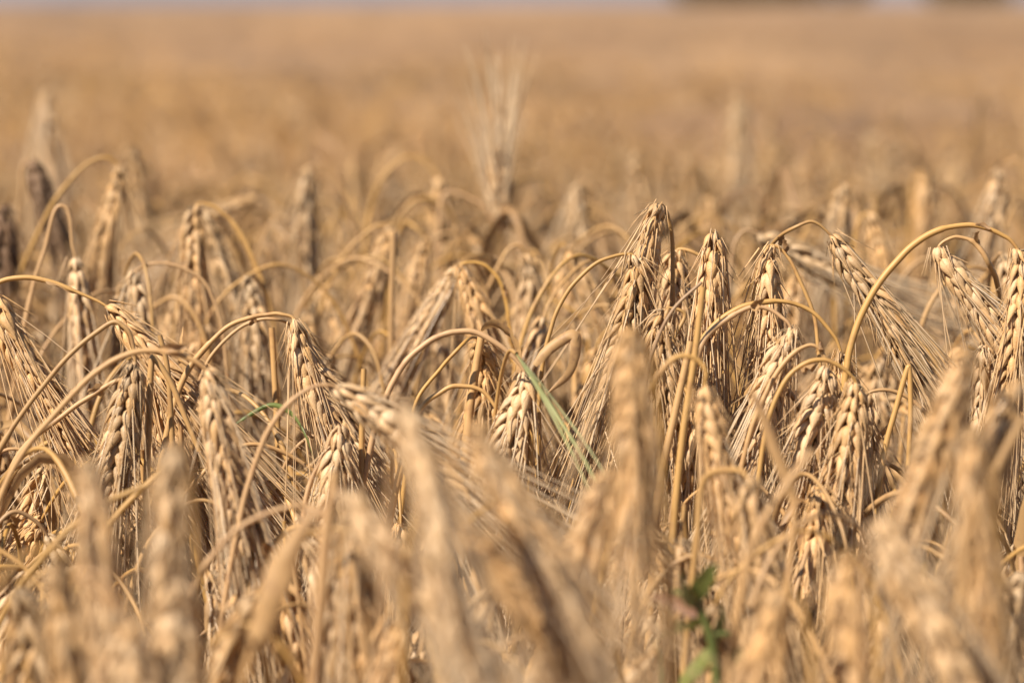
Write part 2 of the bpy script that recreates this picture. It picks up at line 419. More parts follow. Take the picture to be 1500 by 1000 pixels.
# --- the sharp row, right half
H("topmost ear right of centre, its stem hugging its right side", [(992, 640), (986, 480, .01), (985, 345, .01), (978, 312, .005)], [(968, 300), (956, 335), (945, 400), (935, 470)], z=1.42, fat=1.1, spread=1.2, face=.3)
H("ear hanging from a thin straw that arcs in from its left, under the topmost ear", [(788, 640), (792, 560), (803, 498), (818, 450), (850, 405), (888, 379)], [(928, 374), (932, 400), (926, 450), (905, 530)], z=1.40, spread=1.1)
H("shaded ear squeezed directly right of the topmost ear", [(1030, 640), (1045, 440, .02), (1028, 376)], [(992, 366), (988, 400), (992, 460), (996, 540)], z=1.47)
H("plump ear hanging straight down with its neck hidden behind it, tip like an arrowhead", [(1066, 660, .03), (1062, 460, .03), (1058, 370, .02), (1052, 346, .01)], [(1047, 343), (1046, 380), (1043, 440), (1038, 520)], z=1.41, fat=1.12, face=1.4)
H("ear below the topmost ear, hung from a short reddish straw on its right", [(958, 600, .02), (985, 500, .0), (1002, 460)], [(975, 452), (968, 480), (975, 540), (980, 620)], z=1.38, awn=.09)
H("ear hanging straight down under the little fork where two straws cross", [(1210, 640), (1200, 545), (1188, 455), (1165, 398), (1143, 366)], [(1128, 360), (1126, 400), (1125, 470), (1118, 560)], z=1.42, face=.1)
H("ear slanting to lower right at the end of a small dark arch", [(1098, 560, .06), (1110, 420, .05), (1135, 357, .01), (1160, 336), (1190, 327)], [(1217, 345), (1235, 375), (1265, 415), (1300, 470)], z=1.43, awn=.13, spread=1.2)
H("ear at the right edge hanging from the widest, boldest arch", [(1238, 560), (1244, 520), (1268, 452), (1308, 390), (1358, 346), (1415, 330), (1465, 343)], [(1490, 364), (1497, 390), (1494, 450), (1482, 540)], z=1.39, awn=.12, r=.00125)
H("broad ear slanting to lower right beneath the boldest arch", [(1470, 640, .03), (1462, 430, .02), (1448, 384), (1425, 355), (1400, 347)], [(1375, 362), (1395, 395), (1430, 440), (1470, 500)], z=1.44, fat=1.12, spread=1.2, face=.7)
H("small ear in the fork under a round amber arch, right of centre", [(985, 640), (1002, 545), (1040, 478), (1085, 448), (1140, 440), (1190, 455), (1222, 490)], [(1232, 517), (1234, 535), (1243, 580), (1250, 640)], z=1.40, L=.055, awn=.08)
H("pinkish pale ear hanging left from the inner of two nested arches", [(1000, 640), (1030, 500), (1065, 465), (1105, 447), (1138, 456)], [(1158, 480), (1150, 505), (1135, 550), (1120, 610)], z=1.37, tint=(.9, .9), awn=.09, spread=1.4)
H("ear hanging in shade just left of the big ribbed ear", [(1085, 700), (1112, 600), (1142, 540), (1180, 505), (1203, 508)], [(1212, 538), (1206, 570), (1190, 630), (1175, 710)], z=1.36, fat=1.1)
H("big ribbed ear with grains like a herringbone, lower right of centre", [(1105, 760), (1130, 600), (1162, 545), (1200, 528), (1236, 543)], [(1254, 560), (1252, 590), (1243, 650), (1228, 760)], z=1.345, fat=1.12, L=.076, face=1.5, flare=1.15)
H("ear behind the big ribbed ear, its straw arching in from the right", [(1435, 800), (1412, 705), (1385, 640), (1350, 596), (1310, 573)], [(1272, 576), (1266, 600), (1262, 650), (1262, 720)], z=1.39, awn=.08)
H("large slightly soft ear hanging below a hooked straw right of centre", [(930, 640), (957, 560), (985, 524), (1015, 519), (1034, 540)], [(1032, 566), (1036, 600), (1050, 670), (1080, 770)], z=1.25, fat=1.15, L=.075, tint=(.2, .9), face=.2)
H("ear behind the boldest arch's foot, its cut-off top dark, near the right edge", [(1470, 700, .02), (1462, 560, .01), (1452, 515)], [(1443, 506), (1442, 530), (1445, 570), (1440, 620)], z=1.40, L=.06, awn=.07)
# --- centre
H("pale rosy ear under the green-streaked tip of the central arch", [(545, 660), (568, 585), (600, 528), (642, 494), (690, 485), (735, 507)], [(768, 545), (768, 565), (757, 600), (745, 650)], z=1.37, tint=(.9, .95), fat=1.1, flare=1.3, awn=.09)
H("ear hidden behind the central arch, fed by the straw just inside that arch", [(595, 680), (610, 588), (640, 544), (672, 506), (690, 492, .01)], [(702, 500, .02), (708, 530, .03), (702, 590, .03), (690, 650, .03)], z=1.42, L=.065)
H("ear on the smallest arch of the central three, mostly in shade", [(585, 700), (612, 604), (640, 577), (668, 566), (705, 573)], [(728, 600), (738, 625), (745, 670), (750, 730)], z=1.38, L=.06, awn=.09)
H("soft ear above the central arch, its looped straw falling on its right", [(760, 620), (750, 500), (745, 455), (732, 412), (705, 388)], [(675, 388), (682, 410), (695, 450), (708, 510)], z=1.56, spread=1.5, awn=.13)
H("soft ear leaning left beside the looped straw above the central arch", [(735, 620, .05), (722, 470, .04), (700, 395, .03), (685, 386, .01)], [(670, 392), (655, 420), (630, 465), (600, 520)], z=1.60, lod=1)
H("blurred ear with a dark hooked neck left of the first thin arc", [(680, 560), (700, 468), (722, 410), (742, 370), (758, 360)], [(772, 372), (776, 395), (775, 430), (768, 480)], z=1.66, lod=1)
H("blurred pale ear slanting right behind the first thin arc", [(790, 560, .04), (805, 420, .04), (815, 370, .02)], [(828, 360), (840, 385), (860, 420), (885, 470)], z=1.68, lod=1)
H("sharp ear hanging left of centre from a flat straw coming from the left", [(235, 660), (262, 560), (292, 512), (330, 476), (380, 460), (412, 461)], [(432, 468), (436, 500), (448, 550), (478, 620)], z=1.41, spread=.9, awn=.13, face=.6)
H("ear a step behind the flat-strawed ear, its arch running just below the other", [(262, 680), (285, 570), (318, 508), (368, 470), (408, 467)], [(428, 480, .01), (440, 510, .02), (470, 560, .02), (500, 610, .02)], z=1.44)
H("ear thrust to the lower right with blurred flaring awns, just left of centre", [(345, 800), (372, 690), (400, 622), (438, 577), (470, 563)], [(492, 566), (525, 588), (580, 630), (640, 685)], z=1.27, fat=1.1, spread=1.3, tint=(.8, .9), awn=.12)
H("short frayed ear tucked under the thrusting ear, on a thin bent straw", [(445, 780), (462, 700), (478, 665), (488, 634)], [(497, 624), (498, 645), (492, 680), (488, 720)], z=1.36, L=.05, awn=.07, tint=(.9, .9))
# --- left
H("sharp ear cut by the left edge, brushing long awns down to the right", [(-90, 700), (-75, 520), (-50, 440), (-30, 425)], [(-12, 432), (5, 470), (30, 520), (62, 575)], z=1.41, spread=1.2, awn=.14, fat=1.1)
H("ear sliding down to the right below the long flat arch at the left edge", [(-70, 560), (-45, 460), (0, 415), (50, 408), (105, 424)], [(155, 448), (185, 480), (225, 530), (280, 600)], z=1.42, awn=.14, spread=.8, L=.08)
H("dark-husked ear dangling under a sharp elbow in the straw, left side", [(-40, 720), (5, 645), (60, 568), (120, 503), (172, 469), (186, 480), (194, 505)], [(198, 530), (192, 560), (182, 610), (168, 680)], z=1.37, fat=1.08, tint=(.5, .5))
H("slightly soft ear at the end of the long pale low arch, left side", [(-10, 760), (22, 682), (85, 602), (145, 543), (208, 515), (265, 520)], [(302, 542), (310, 570), (322, 630), (338, 715)], z=1.29, fat=1.05, awn=.09, tint=(.6, .85))
H("small ear low behind the elbowed ear, splayed husks at its top", [(-5, 790), (32, 664), (90, 610), (140, 573), (178, 556), (182, 600)], [(177, 632), (172, 650), (163, 690), (155, 740)], z=1.39, L=.055, awn=.08, flare=1.4)
H("ear hanging half hidden between the elbowed ear and the pale arch", [(300, 760, .03), (262, 640, .03), (235, 545, .02), (215, 520, .01)], [(208, 528), (214, 560), (236, 620), (262, 680)], z=1.43, awn=.1)
# --- soft ears behind, left
H("soft ear hanging from the tall blurred arch at far left", [(-20, 560), (20, 430), (60, 335), (92, 278), (130, 238), (155, 231)], [(172, 242), (172, 270), (160, 320), (150, 390)], z=1.74, lod=1, fat=1.1, spread=1.3, awn=.13)
H("blurred ear with pale fanning awns and a tall looping straw on its right", [(410, 700), (405, 560), (396, 450), (372, 378), (340, 322), (312, 300)], [(288, 300), (284, 330), (284, 400), (290, 470)], z=1.66, lod=1, fat=1.1, spread=1.9, awn=.13, r=.0013)
H("blurred ear behind the looping straw, its own straw just inside", [(395, 700, .06), (385, 520, .05), (368, 420, .04), (340, 350, .02), (318, 318)], [(300, 310), (308, 340), (325, 390), (345, 450)], z=1.72, lod=1)
H("narrow soft ear below a pointed straw hook, left side", [(20, 560), (45, 430), (65, 365), (84, 302), (97, 303), (106, 345)], [(110, 378), (112, 400), (116, 450), (122, 520)], z=1.58, lod=1)
H("small soft ear under a low flat arch, left of the looping straw", [(335, 600), (322, 470), (298, 412), (258, 388), (222, 387)], [(198, 398), (197, 415), (205, 450), (215, 510)], z=1.57, lod=1)
H("small soft ear hanging against the looping straw, left of centre", [(405, 640, .03), (395, 470, .03), (380, 412, .01)], [(366, 404), (366, 425), (372, 460), (376, 520)], z=1.62, lod=1, fat=1.05)
H("blurred pale-awned ear standing above the others at far left", [(90, 420), (85, 240, .03), (78, 150, .02)], [(68, 132), (66, 155), (72, 200), (78, 260)], z=2.3, lod=1, spread=2.6, awn=.10, tint=(.7, 1.), fat=.85, L=.05, awn_r=.0006)
H("ear coloured dark brown as if in shade, blurred, at far left under the pale-awned one", [(30, 520), (28, 380), (30, 280), (36, 240)], [(46, 236), (52, 250), (62, 285), (74, 320)], z=1.82, lod=1, L=.05, awn=.04, fat=1.35, mats=('stem', 'shadeear', 'shadeear'))
H("ear coloured dark brown as if in shade, cut by the left edge, halfway up", [(-40, 520), (-30, 380), (-15, 312)], [(0, 305), (4, 330), (5, 360), (4, 390)], z=1.72, lod=1, L=.045, awn=.03, fat=1.2, mats=('stem', 'shadeear', 'shadeear'))
H("blurred ear with its shaded right side dark, just right of the tall blurred arch", [(222, 420), (212, 280, .02), (202, 222, .01)], [(192, 214), (194, 240), (200, 280), (205, 340)], z=2.05, lod=1)
H("blurred ear under a small round arch, left of centre", [(522, 460), (516, 340), (508, 285), (486, 247), (468, 241)], [(453, 246), (450, 270), (448, 310), (452, 380)], z=1.92, lod=1, spread=.7)
H("blurred ear leaning left under a wide soft arch, centre left", [(440, 560), (462, 470), (490, 392), (528, 347), (556, 330)], [(575, 330), (566, 360), (550, 410), (528, 470)], z=1.74, lod=1, fat=1.1)
H("blurred ear hanging just right of the one that leans left", [(556, 560, .04), (570, 400, .03), (588, 328, .02), (608, 332)], [(622, 348), (618, 375), (606, 425), (592, 490)], z=1.80, lod=1)
H("tall blurred ear under the highest round arch, centre left", [(528, 420), (540, 330), (560, 262), (598, 230), (625, 238)], [(642, 262), (644, 290), (648, 340), (655, 400)], z=1.98, lod=1, fat=1.15)
H("upright blurred ear with awns fanning up like a pale shuttlecock", [(640, 420), (650, 284), (672, 284), (705, 300), (728, 335)], [(734, 338), (733, 320), (730, 280), (728, 230)], z=1.88, lod=1, L=.045, spread=2.3, awn=.065, face=.5, awn_r=.0006, tint=(.9, 1.))
# --- soft ears behind, right
H("blurred ear standing above the topmost sharp ear", [(965, 440), (958, 300, .03), (946, 236, .01)], [(932, 226), (932, 250), (940, 290), (946, 350)], z=2.15, lod=1)
H("tall narrow blurred arch with a hanging ear, right of centre and highest", [(1060, 460), (1058, 300), (1056, 200), (1062, 150)], [(1074, 142), (1080, 170), (1080, 220), (1078, 280)], z=2.4, lod=1, awn=.06)
H("blurred ear between the topmost ear and the arrowhead ear", [(1010, 480), (1020, 340), (1030, 296)], [(1040, 288), (1044, 310), (1047, 350), (1050, 410)], z=2.05, lod=1)
H("blurred pale ear above the small dark arch", [(1262, 480), (1258, 330), (1248, 282)], [(1236, 270), (1233, 290), (1228, 330), (1224, 390)], z=1.86, lod=1)
H("blurred pale ear right of the small dark arch", [(1240, 520), (1250, 360), (1262, 318)], [(1274, 312), (1279, 335), (1288, 380), (1298, 440)], z=1.78, lod=1)
H("blurred ear lying almost level behind the fork of two straws", [(1060, 540), (1070, 400), (1080, 350), (1094, 338)], [(1112, 343), (1140, 358), (1180, 378), (1240, 408)], z=1.66, lod=1, tint=(.9, .6))
H("blurred upright-hanging ear above the boldest arch", [(1335, 440), (1336, 300), (1340, 258)], [(1350, 250), (1352, 275), (1352, 320), (1350, 380)], z=2.05, lod=1)
H("blurred ear under a thin dark hook at the right edge", [(1520, 440), (1510, 290), (1500, 245), (1484, 233)], [(1466, 250), (1460, 280), (1456, 330), (1450, 400)], z=1.86, lod=1)
H("soft ear peeping from under the right end of the boldest arch", [(1440, 540, .03), (1450, 410, .03), (1458, 380, .01)], [(1468, 372), (1474, 395), (1484, 430), (1496, 480)], z=1.56, lod=1)
H("blurred ear with a rounded neck between centre and the topmost ear", [(880, 460), (882, 320), (872, 280), (862, 268)], [(848, 270), (845, 295), (848, 340), (855, 400)], z=1.98, lod=1)
H("blurred ear lying level at left above the looping straw", [(345, 420), (350, 330), (362, 300)], [(375, 292), (350, 303), (318, 322), (290, 345)], z=1.98, lod=1, L=.06)
# --- near and blurred
H("large blurred upright-looking ear in front of the sharp group, right of centre", [(980, 900, .04), (965, 620, .03), (945, 505, .015)], [(927, 482), (924, 520), (930, 620), (932, 760)], z=1.02, lod=0, fat=1.15, L=.075, awn=.08, face=1.5, flare=1.15)
H("pale blurred ear sloping right with a bright streak, bottom centre left", [(462, 900), (470, 780), (485, 725)], [(502, 718), (535, 770), (600, 850), (690, 960)], z=.93, lod=0, fat=.95, tint=(.9, 1.), L=.08, spread=.9)
H("blurred ear sloping down right across the bottom centre", [(590, 960), (598, 800), (612, 745)], [(632, 735), (670, 775), (740, 850), (830, 960)], z=.92, lod=0, fat=.95, L=.08)
H("blurred broad ear sloping right just below centre", [(655, 880), (662, 700), (672, 635)], [(690, 626), (712, 665), (760, 750), (820, 860)], z=.90, lod=0, fat=.95, L=.08, tint=(.5, 1.))
H("blurred ear hanging at lower left, leftmost of the pair", [(100, 980, .03), (112, 780, .02), (120, 690, .01)], [(130, 672), (134, 710), (140, 780), (148, 900)], z=.98, lod=0, fat=.95)
H("blurred ear hanging at lower left, right one of the pair", [(290, 980, .03), (285, 760, .03), (272, 668, .02)], [(256, 650), (253, 690), (250, 760), (246, 880)], z=.97, lod=0, fat=1.0)
H("blurred ear cut by the bottom edge below the right one of the pair", [(295, 1100, .03), (290, 920, .02), (272, 858, .01)], [(256, 850), (256, 880), (262, 930), (272, 1020)], z=.88, lod=1, fat=1.15)
H("blurred ear under a thick golden arch in the bottom left corner", [(-60, 1000), (-25, 900), (20, 830), (60, 806), (85, 805, -.01), (92, 812, -.01)], [(88, 820), (88, 850), (93, 900), (100, 990)], z=.90, lod=1, fat=1.1, r=.0013)
H("pale blurred ear cut by the bottom edge in the left corner", [(140, 840), (120, 845), (138, 860), (150, 880)], [(165, 895), (175, 925), (190, 980), (205, 1050)], z=.86, lod=1, fat=1.1, tint=(.9, 1.), L=.06)
H("blurred ear sloping right under the pale peak, bottom right", [(1255, 980), (1262, 830), (1270, 775)], [(1285, 765), (1300, 800), (1345, 880), (1400, 980)], z=.88, lod=1, fat=1.15, tint=(.8, .9))
H("blurred ear leaning left below the boldest arch, near the right edge", [(1460, 760, .03), (1450, 600, .03), (1436, 530, .01)], [(1420, 515), (1408, 550), (1385, 620), (1350, 720)], z=1.08, lod=0, fat=1.15)
H("blurred broad ear hanging by the right edge, low down", [(1470, 980, .04), (1462, 760, .03), (1445, 650, .01)], [(1428, 632), (1425, 680), (1432, 770), (1445, 900)], z=.90, lod=0, fat=.95, L=.08)
H("blurred ear leaning left above the bottom edge, beneath the yellow ear", [(1190, 1060), (1180, 930), (1160, 870)], [(1142, 862), (1135, 890), (1120, 950), (1105, 1040)], z=.88, lod=1, fat=1.1, tint=(.2, 1.))
H("blurred ear hanging from a brownish bent neck, lower right", [(1290, 1060, .02), (1285, 880, .02), (1268, 820, .01)], [(1245, 812), (1236, 840), (1238, 900), (1245, 990)], z=.92, lod=1, fat=1.1)
H("blurred ear leaning left beside the large blurred upright-looking ear", [(940, 980, .02), (925, 780, .02), (912, 705, .01)], [(896, 692), (886, 720), (862, 790), (830, 890)], z=1.05, lod=0, fat=1.1, tint=(.3, .9))
H("blurred pale ear peeking over the sloping ears at centre", [(560, 860, .02), (572, 700, .02), (580, 610, .01)], [(592, 588), (602, 620), (620, 690), (640, 790)], z=.84, lod=1, fat=1.0, tint=(.9, 1.), awn=.1)
H("small yellow ear in sun below the ribbed ear", [(1235, 930, .02), (1220, 800, .02), (1206, 725, .01)], [(1198, 712), (1199, 740), (1195, 790), (1182, 870)], z=1.33, fat=.95, L=.055, tint=(.05, 1.), awn=.05)
H("small ear low between the blurred pair and the golden bent straw", [(400, 900, .02), (392, 790, .02), (378, 745, .01)], [(366, 742), (368, 765), (373, 805), (380, 870)], z=1.30, L=.06, awn=.08)
H("ribbed ear just left of the pale streaked ear", [(545, 1000, .02), (540, 820, .02), (526, 745, .01)], [(512, 742), (514, 780), (522, 850), (535, 950)], z=1.16, fat=1.1, L=.07)
H("ear at the end of the golden straw bending low over the left foreground", [(270, 900), (305, 818), (355, 768), (410, 746), (455, 745)], [(478, 760), (486, 790), (490, 840), (488, 900)], z=1.18, L=.06, awn=.1)
H("blurred ear sloping down left beyond the bold blurred ear at the right edge", [(1530, 760), (1520, 620), (1505, 560)], [(1490, 560), (1475, 600), (1455, 670), (1430, 760)], z=1.12, lod=1)
H("blurred ear low right of the weed, leaning right", [(1020, 800, .02), (1035, 700, .02), (1080, 690, .01)], [(1095, 700), (1100, 740), (1110, 800), (1125, 880)], z=1.2, fat=1.05, lod=0)

for a, k in HEROES:
    zz = k.get('z', 1.4)
    k.setdefault('leaf', 1 if (rng.random() < .5 and zz > 1.3) else 0)
    if zz < 1.13:
        k['z'] = zz + (1.13 - zz) * .42; k['awn_keep'] = .38; k['fat'] = k.get('fat', 1) * .88; k['flare'] = 1.15; k['awn'] = min(.085, k.get('awn', .085)); k['r'] = .001
    hero(*a, **k)

# --- broken and folded straws, loose leaves that belong to bare stalks
def bare(label, pts, z, zs=None, r=.0011, lod=0, tint=None, leafpts=None, leafw=.007, curl=.45, rot=None, group=None, mat='leaf'):
    """a stalk without an ear: bent or snapped straw, maybe with one dry leaf"""
    global n_things; n_things += 1
    zs = z if zs is None else zs; m = len(pts)
    st = [at(p[0], p[1], zs + (z - zs) * i / max(1, m - 1) + (p[2] if len(p) > 2 else 0)) for i, p in enumerate(pts)]
    dirn = norm(st[1] - st[0])
    if dirn[2] < .1: dirn[2] = .1
    gp = ground_ext(st[0], dirn, (0, 0))
    dense = catmull(gp + st, 12); base = dense[0].copy()
    root = empty('barley_stalk', base); tag(root, label, 'barley', group)
    tint = tint or (rng.uniform(.0, .7), rng.uniform(.4, .95))
    g = Geo(); tube(g, dense, r * np.linspace(1.5, 1, len(dense)), 8, tint); offset_geo(g, base).build('stem', M['stem'], root)
    if leafpts:
        lp = catmull([at(p[0], p[1], z + (p[2] if len(p) > 2 else 0)) for p in leafpts], 10)
        offset_geo(make_blade(lp, leafw, 0, (rng.uniform(.0, .4), 1.), curl=curl, twist=rng.normal(0, .6), rot=rot), base).build('leaf', M[mat], root)
    return root
bare("snapped straw folded to a sharp peak, right of the ribbed ear", [(1282, 760), (1296, 660), (1312, 600), (1331, 537), (1332, 541), (1334, 600), (1330, 690)], 1.38, r=.0010)
bare("straw folded into a narrow upside-down V, left side", [(215, 700), (218, 620), (224, 523), (226, 524), (250, 560), (275, 620), (292, 660)], 1.38)
bare("thin straw leaning from a snapped yellow tip, left side", [(255, 720), (250, 600), (244, 530), (234, 491)], 1.40, r=.0010)
bare("cut stub of straw with a rounded top, left of centre", [(530, 760), (530, 640), (533, 540)], 1.37, r=.0011)
bare("thick straw rising to the torn leaf on top of the central arch", [(675, 800), (686, 620), (697, 540), (706, 488)], 1.385, r=.0016, leafpts=[(706, 486), (722, 478), (745, 492), (757, 515), (755, 545), (742, 580)], leafw=.008)
bare("straw with a flat folded leaf pointing up right, beside the first thin arc", [(775, 760), (778, 640), (784, 560)], 1.37, rot=1.2, tint=(.1, 1.), leafpts=[(783, 535), (805, 510), (842, 489), (845, 500), (835, 545), (800, 578)], leafw=.005)
bare("slim straw crossing in front of the arrowhead ear's lower half", [(985, 800), (1000, 640), (1018, 520), (1030, 420)], 1.33, r=.0013)
bare("straight straw climbing steeply through the sharp group", [(955, 860), (965, 720), (990, 600), (1012, 500)], 1.36, r=.0015)
bare("blurred broad leaf bowing at the bottom left", [(350, 1060), (360, 980), (378, 930)], 1.02, leafpts=[(375, 960), (395, 880), (425, 800), (462, 748), (480, 742)], leafw=.009, rot=1.3)
bare("pale pinkish leaf slanting down right, right of centre", [(1150, 900), (1160, 800), (1165, 730)], 1.16, leafpts=[(1168, 745), (1140, 670), (1112, 595), (1092, 558)], leafw=.0045, rot=1.3)
bare("blurred straw slanting up to the right in the lower right", [(1080, 900), (1110, 780), (1160, 700), (1190, 660)], 1.12, r=.0013)
bare("dark curled leaf clinging to the folded peak straw", [(1260, 860), (1262, 760), (1270, 700)], 1.40, leafpts=[(1275, 690), (1280, 655), (1300, 630), (1310, 615)], leafw=.006)
bare("speckled dead leaf standing on edge behind the upside-down V straw", [(262, 760), (265, 660), (264, 600)], 1.42, leafpts=[(272, 575), (262, 540), (262, 505), (268, 478)], leafw=.009)
bare("golden straw slanting up right at the left, ending at the blurred pair", [(110, 880), (160, 770), (225, 700), (262, 665)], 1.28, r=.0011)
bare("crooked straw zigzagging at the left edge", [(5, 900), (60, 820), (130, 750), (210, 712)], 1.22, r=.0011)
bare("upright pale straw standing behind the looping straw", [(420, 900), (412, 740), (405, 600), (398, 480)], 1.46, r=.0013)
bare("tall golden blurred straw standing left of the central loop", [(568, 760), (572, 560), (574, 420), (577, 340)], 1.62, r=.0013)
bare("thin reddish straw slanting between the topmost ears", [(940, 620), (955, 520), (985, 455), (1028, 413)], 1.36, r=.0007, tint=(1., .3))
bare("blurred thick straw leaning left in the lower centre", [(455, 1040), (470, 900), (480, 780), (492, 690)], 1.12, r=.0016)
bare("blurred pale straw sloping at the lower right edge", [(1380, 1010), (1420, 820), (1455, 700), (1500, 610)], 1.10, r=.0015)

# --- green things
def green_spike():
    global n_things
    pts = [at(757, 518, 1.335), at(792, 568, 1.30), at(824, 618, 1.285), at(856, 672, 1.265), at(892, 745, 1.245)]
    st = [at(700, 900, 1.38), at(715, 700, 1.38), at(732, 560, 1.37), at(745, 516, 1.355)]
    gp = ground_ext(st[0], norm(st[1] - st[0]), (0, 0)); P = catmull(gp + st + pts[:1], 12)
    base = P[0].copy(); root = empty('grass_stalk', base)
    tag(root, "striped green grass blade drooping to lower right beside the central rosy ear", 'grass')
    g = Geo(); tube(g, P, .0008, 6, (.3, .7)); offset_geo(g, base).build('stem', M['stem'], root)
    for w, dz, rt, k in ((.0019, 0, 1.3, 0), (.0012, .0015, 1.1, 6), (.0009, -.002, 1.9, -5)):
        Q = catmull([p + np.array([k * .00018 * i, dz, k * .0001 * i]) for i, p in enumerate(pts)], 10)
        offset_geo(make_blade(Q, w, 0, (.2 + .3 * (k > 0), .9), .5, .5, rot=rt), base).build('leaf', M['greenear'], root)
green_spike()
def green_blade():
    pts = [at(345, 620, 1.42), at(372, 602, 1.42), at(395, 592, 1.42), at(425, 605, 1.41), at(445, 635, 1.40), at(460, 672, 1.40)]
    st = [at(330, 860, 1.43), at(334, 720, 1.43), at(338, 650, 1.42)]
    base = st[0] * [1, 1, 0]; root = empty('grass_stalk', base); tag(root, "thin green grass blade arching between straws left of centre", 'grass')
    g = Geo(); tube(g, catmull([base] + st + pts[:1], 10), .0007, 6, (.4, .5)); offset_geo(g, base).build('stem', M['green'], root)
    offset_geo(make_blade(catmull(pts, 8), .0022, 0, (.1, .5), .6, 1.2, rot=.8), base).build('leaf', M['green'], root)
green_blade()
def weed():
    d = 1.16
    st = [at(1048, 1150, d), at(1050, 1000, d), at(1040, 930, d), at(1020, 880, d)]
    base = st[0] * [1, 1, 0]; root = empty('weed', base)
    tag(root, "small broad-leaved green weed with a dried brown leaf, at the bottom right of centre", 'weed')
    g = Geo(); tube(g, catmull([base] + st, 10), .0016, 8, (.3, .3)); tube(g, catmull([st[2], at(1070, 930, d), at(1075, 965, d)], 8), .0011, 6, (.3, .3))
    offset_geo(g, base).build('stem', M['green'], root)
    for pts, w, m in (([(1018, 884), (1008, 872), (994, 864), (982, 870)], .0065, 'green'), ([(1020, 884), (1028, 862), (1038, 842), (1051, 824)], .010, 'green'),
                      ([(1016, 882), (1006, 862), (1000, 848), (999, 836)], .0095, 'green'), ([(1030, 905), (1012, 918), (990, 922), (965, 935)], .007, 'green'),
                      ([(1022, 900), (1000, 885), (975, 874), (952, 872)], .0065, 'brownleaf'), ([(1045, 950), (1020, 975), (1000, 1000), (985, 1030)], .006, 'green'),
                      ([(1070, 950), (1085, 965), (1092, 1000), (1090, 1040)], .0055, 'green'), ([(1042, 945), (1052, 930), (1060, 905), (1058, 885)], .006, 'green'),
                      ([(960, 1040), (972, 1000), (968, 960), (955, 925)], .004, 'greenear')):
        P = catmull([at(x, y, d + (-.003 if w > .007 else .004) * i) for i, (x, y) in enumerate(pts)], 8)
        b = make_blade(P, w, 0, (rng.uniform(0, .8), rng.uniform(.6, 1.)), .25, .2, rot=1.57 + rng.normal(0, .45))
        o = offset_geo(b, base).build('leaf', M[m], root)
        if m == 'brownleaf': o['label'] = 'dried brown leaf'
weed()

# ------------------------------------------------------------------ scattered stalks
def rand_path(x, y, top, az=None, arc=None, hang=None, L=.07):
    """whole path of a nodding stalk rooted near (x, y) with its highest point at height top"""
    az = rng.uniform(0, 2 * np.pi) if az is None else az
    arc = rng.uniform(.012, .05) if arc is None else arc
    hang = rng.normal(.15, .28) if hang is None else hang        # ear angle away from straight down, outward
    d = np.array([math.cos(az), math.sin(az)]); lean = rng.normal(0, .05, 2)
    def P(u, h): return np.array([x + d[0] * u, y + d[1] * u, h])
    rise = arc * rng.uniform(1.1, 2.2)
    pts = [P(-arc * 2 - .03, 0) + [*lean, 0], P(-arc * 1.9 - .02, top * .4) + [*(lean * .5), 0], P(-arc * 1.5, top - rise - .10), P(-arc * 1.05, top - rise),
           P(-arc * .6, top - rise * .28), P(0, top), P(arc * .6, top - arc * .25)]
    e0 = P(arc * 1.0, top - arc * .75); s, c = math.sin(hang), math.cos(hang)
    s2, c2 = math.sin(hang * .6), math.cos(hang * .6)
    e1 = e0 + np.array([d[0] * s, d[1] * s, -c]) * L * .5
    e2 = e1 + np.array([d[0] * s2, d[1] * s2, -c2]) * L * .5
    pts += [e0, e1, e2]
    return pts, e0
def dense_path(pts, e0, per):
    D = catmull(pts, per); return D, int(np.argmin(np.linalg.norm(D - e0, axis=1)))

def value_noise(x, y, s, seed=3):
    r = np.random.default_rng(seed); G = r.random((64, 64)); X = np.asarray(x) / s; Y = np.asarray(y) / s
    xi = np.floor(X).astype(int); yi = np.floor(Y).astype(int); fx = X - xi; fy = Y - yi
    fx = fx * fx * (3 - 2 * fx); fy = fy * fy * (3 - 2 * fy)
    g = lambda a, b: G[a % 64, b % 64]
    return (g(xi, yi) * (1 - fx) + g(xi + 1, yi) * fx) * (1 - fy) + (g(xi, yi + 1) * (1 - fx) + g(xi + 1, yi + 1) * fx) * fy

def scatter(y0, y1, dens, margin):
    hw = lambda yy: .152 * yy + margin
    area_n = int(dens * (y1 - y0) * (hw(y0) + hw(y1))); pts = []
    for _ in range(area_n):
        while True:
            yy = rng.uniform(y0, y1); xx = rng.uniform(-hw(y1), hw(y1))
            if abs(xx) < hw(yy): break
        pts.append((xx, yy))
    return pts

def at_height(py, y): return CAM_Z - (py - 8) / FPX * y     # height of photo row py at distance y
loose = []                                                    # (x, y, top, lod)
for x, y in scatter(.90, 1.12, 45, .02):
    loose.append((x, y, at_height(rng.uniform(860, 1150), y), 1, 'near'))
for x, y in scatter(1.12, 1.34, 330, .04):
    loose.append((x, y, at_height(rng.uniform(690, 1050), y), 1, 'near'))
for x, y in scatter(1.34, 1.56, 560, .05):
    loose.append((x, y, at_height(rng.uniform(520, 900), y), 0, 'focus'))
for x, y in scatter(1.56, 2.2, 680, .08):
    loose.append((x, y, CAM_Z - rng.uniform(.100, .19) - .02 * value_noise(x, y, .2), 1, 'back'))
loose = [l for l in loose if not (l[1] < 1.24 and -105 < 750 + l[0] / l[1] * FPX - 1005 < 85)]   # the weed stands in a small gap
vis = [l for l in loose if abs(l[0]) < .15 * l[1] + .015]
hid = [l for l in loose if not abs(l[0]) < .15 * l[1] + .015]
vis.sort(key=lambda l: (l[1] if l[4] != 'near' else l[1] * .5))
quota = 298 - n_things
indiv, rest = vis[:quota], vis[quota:] + hid
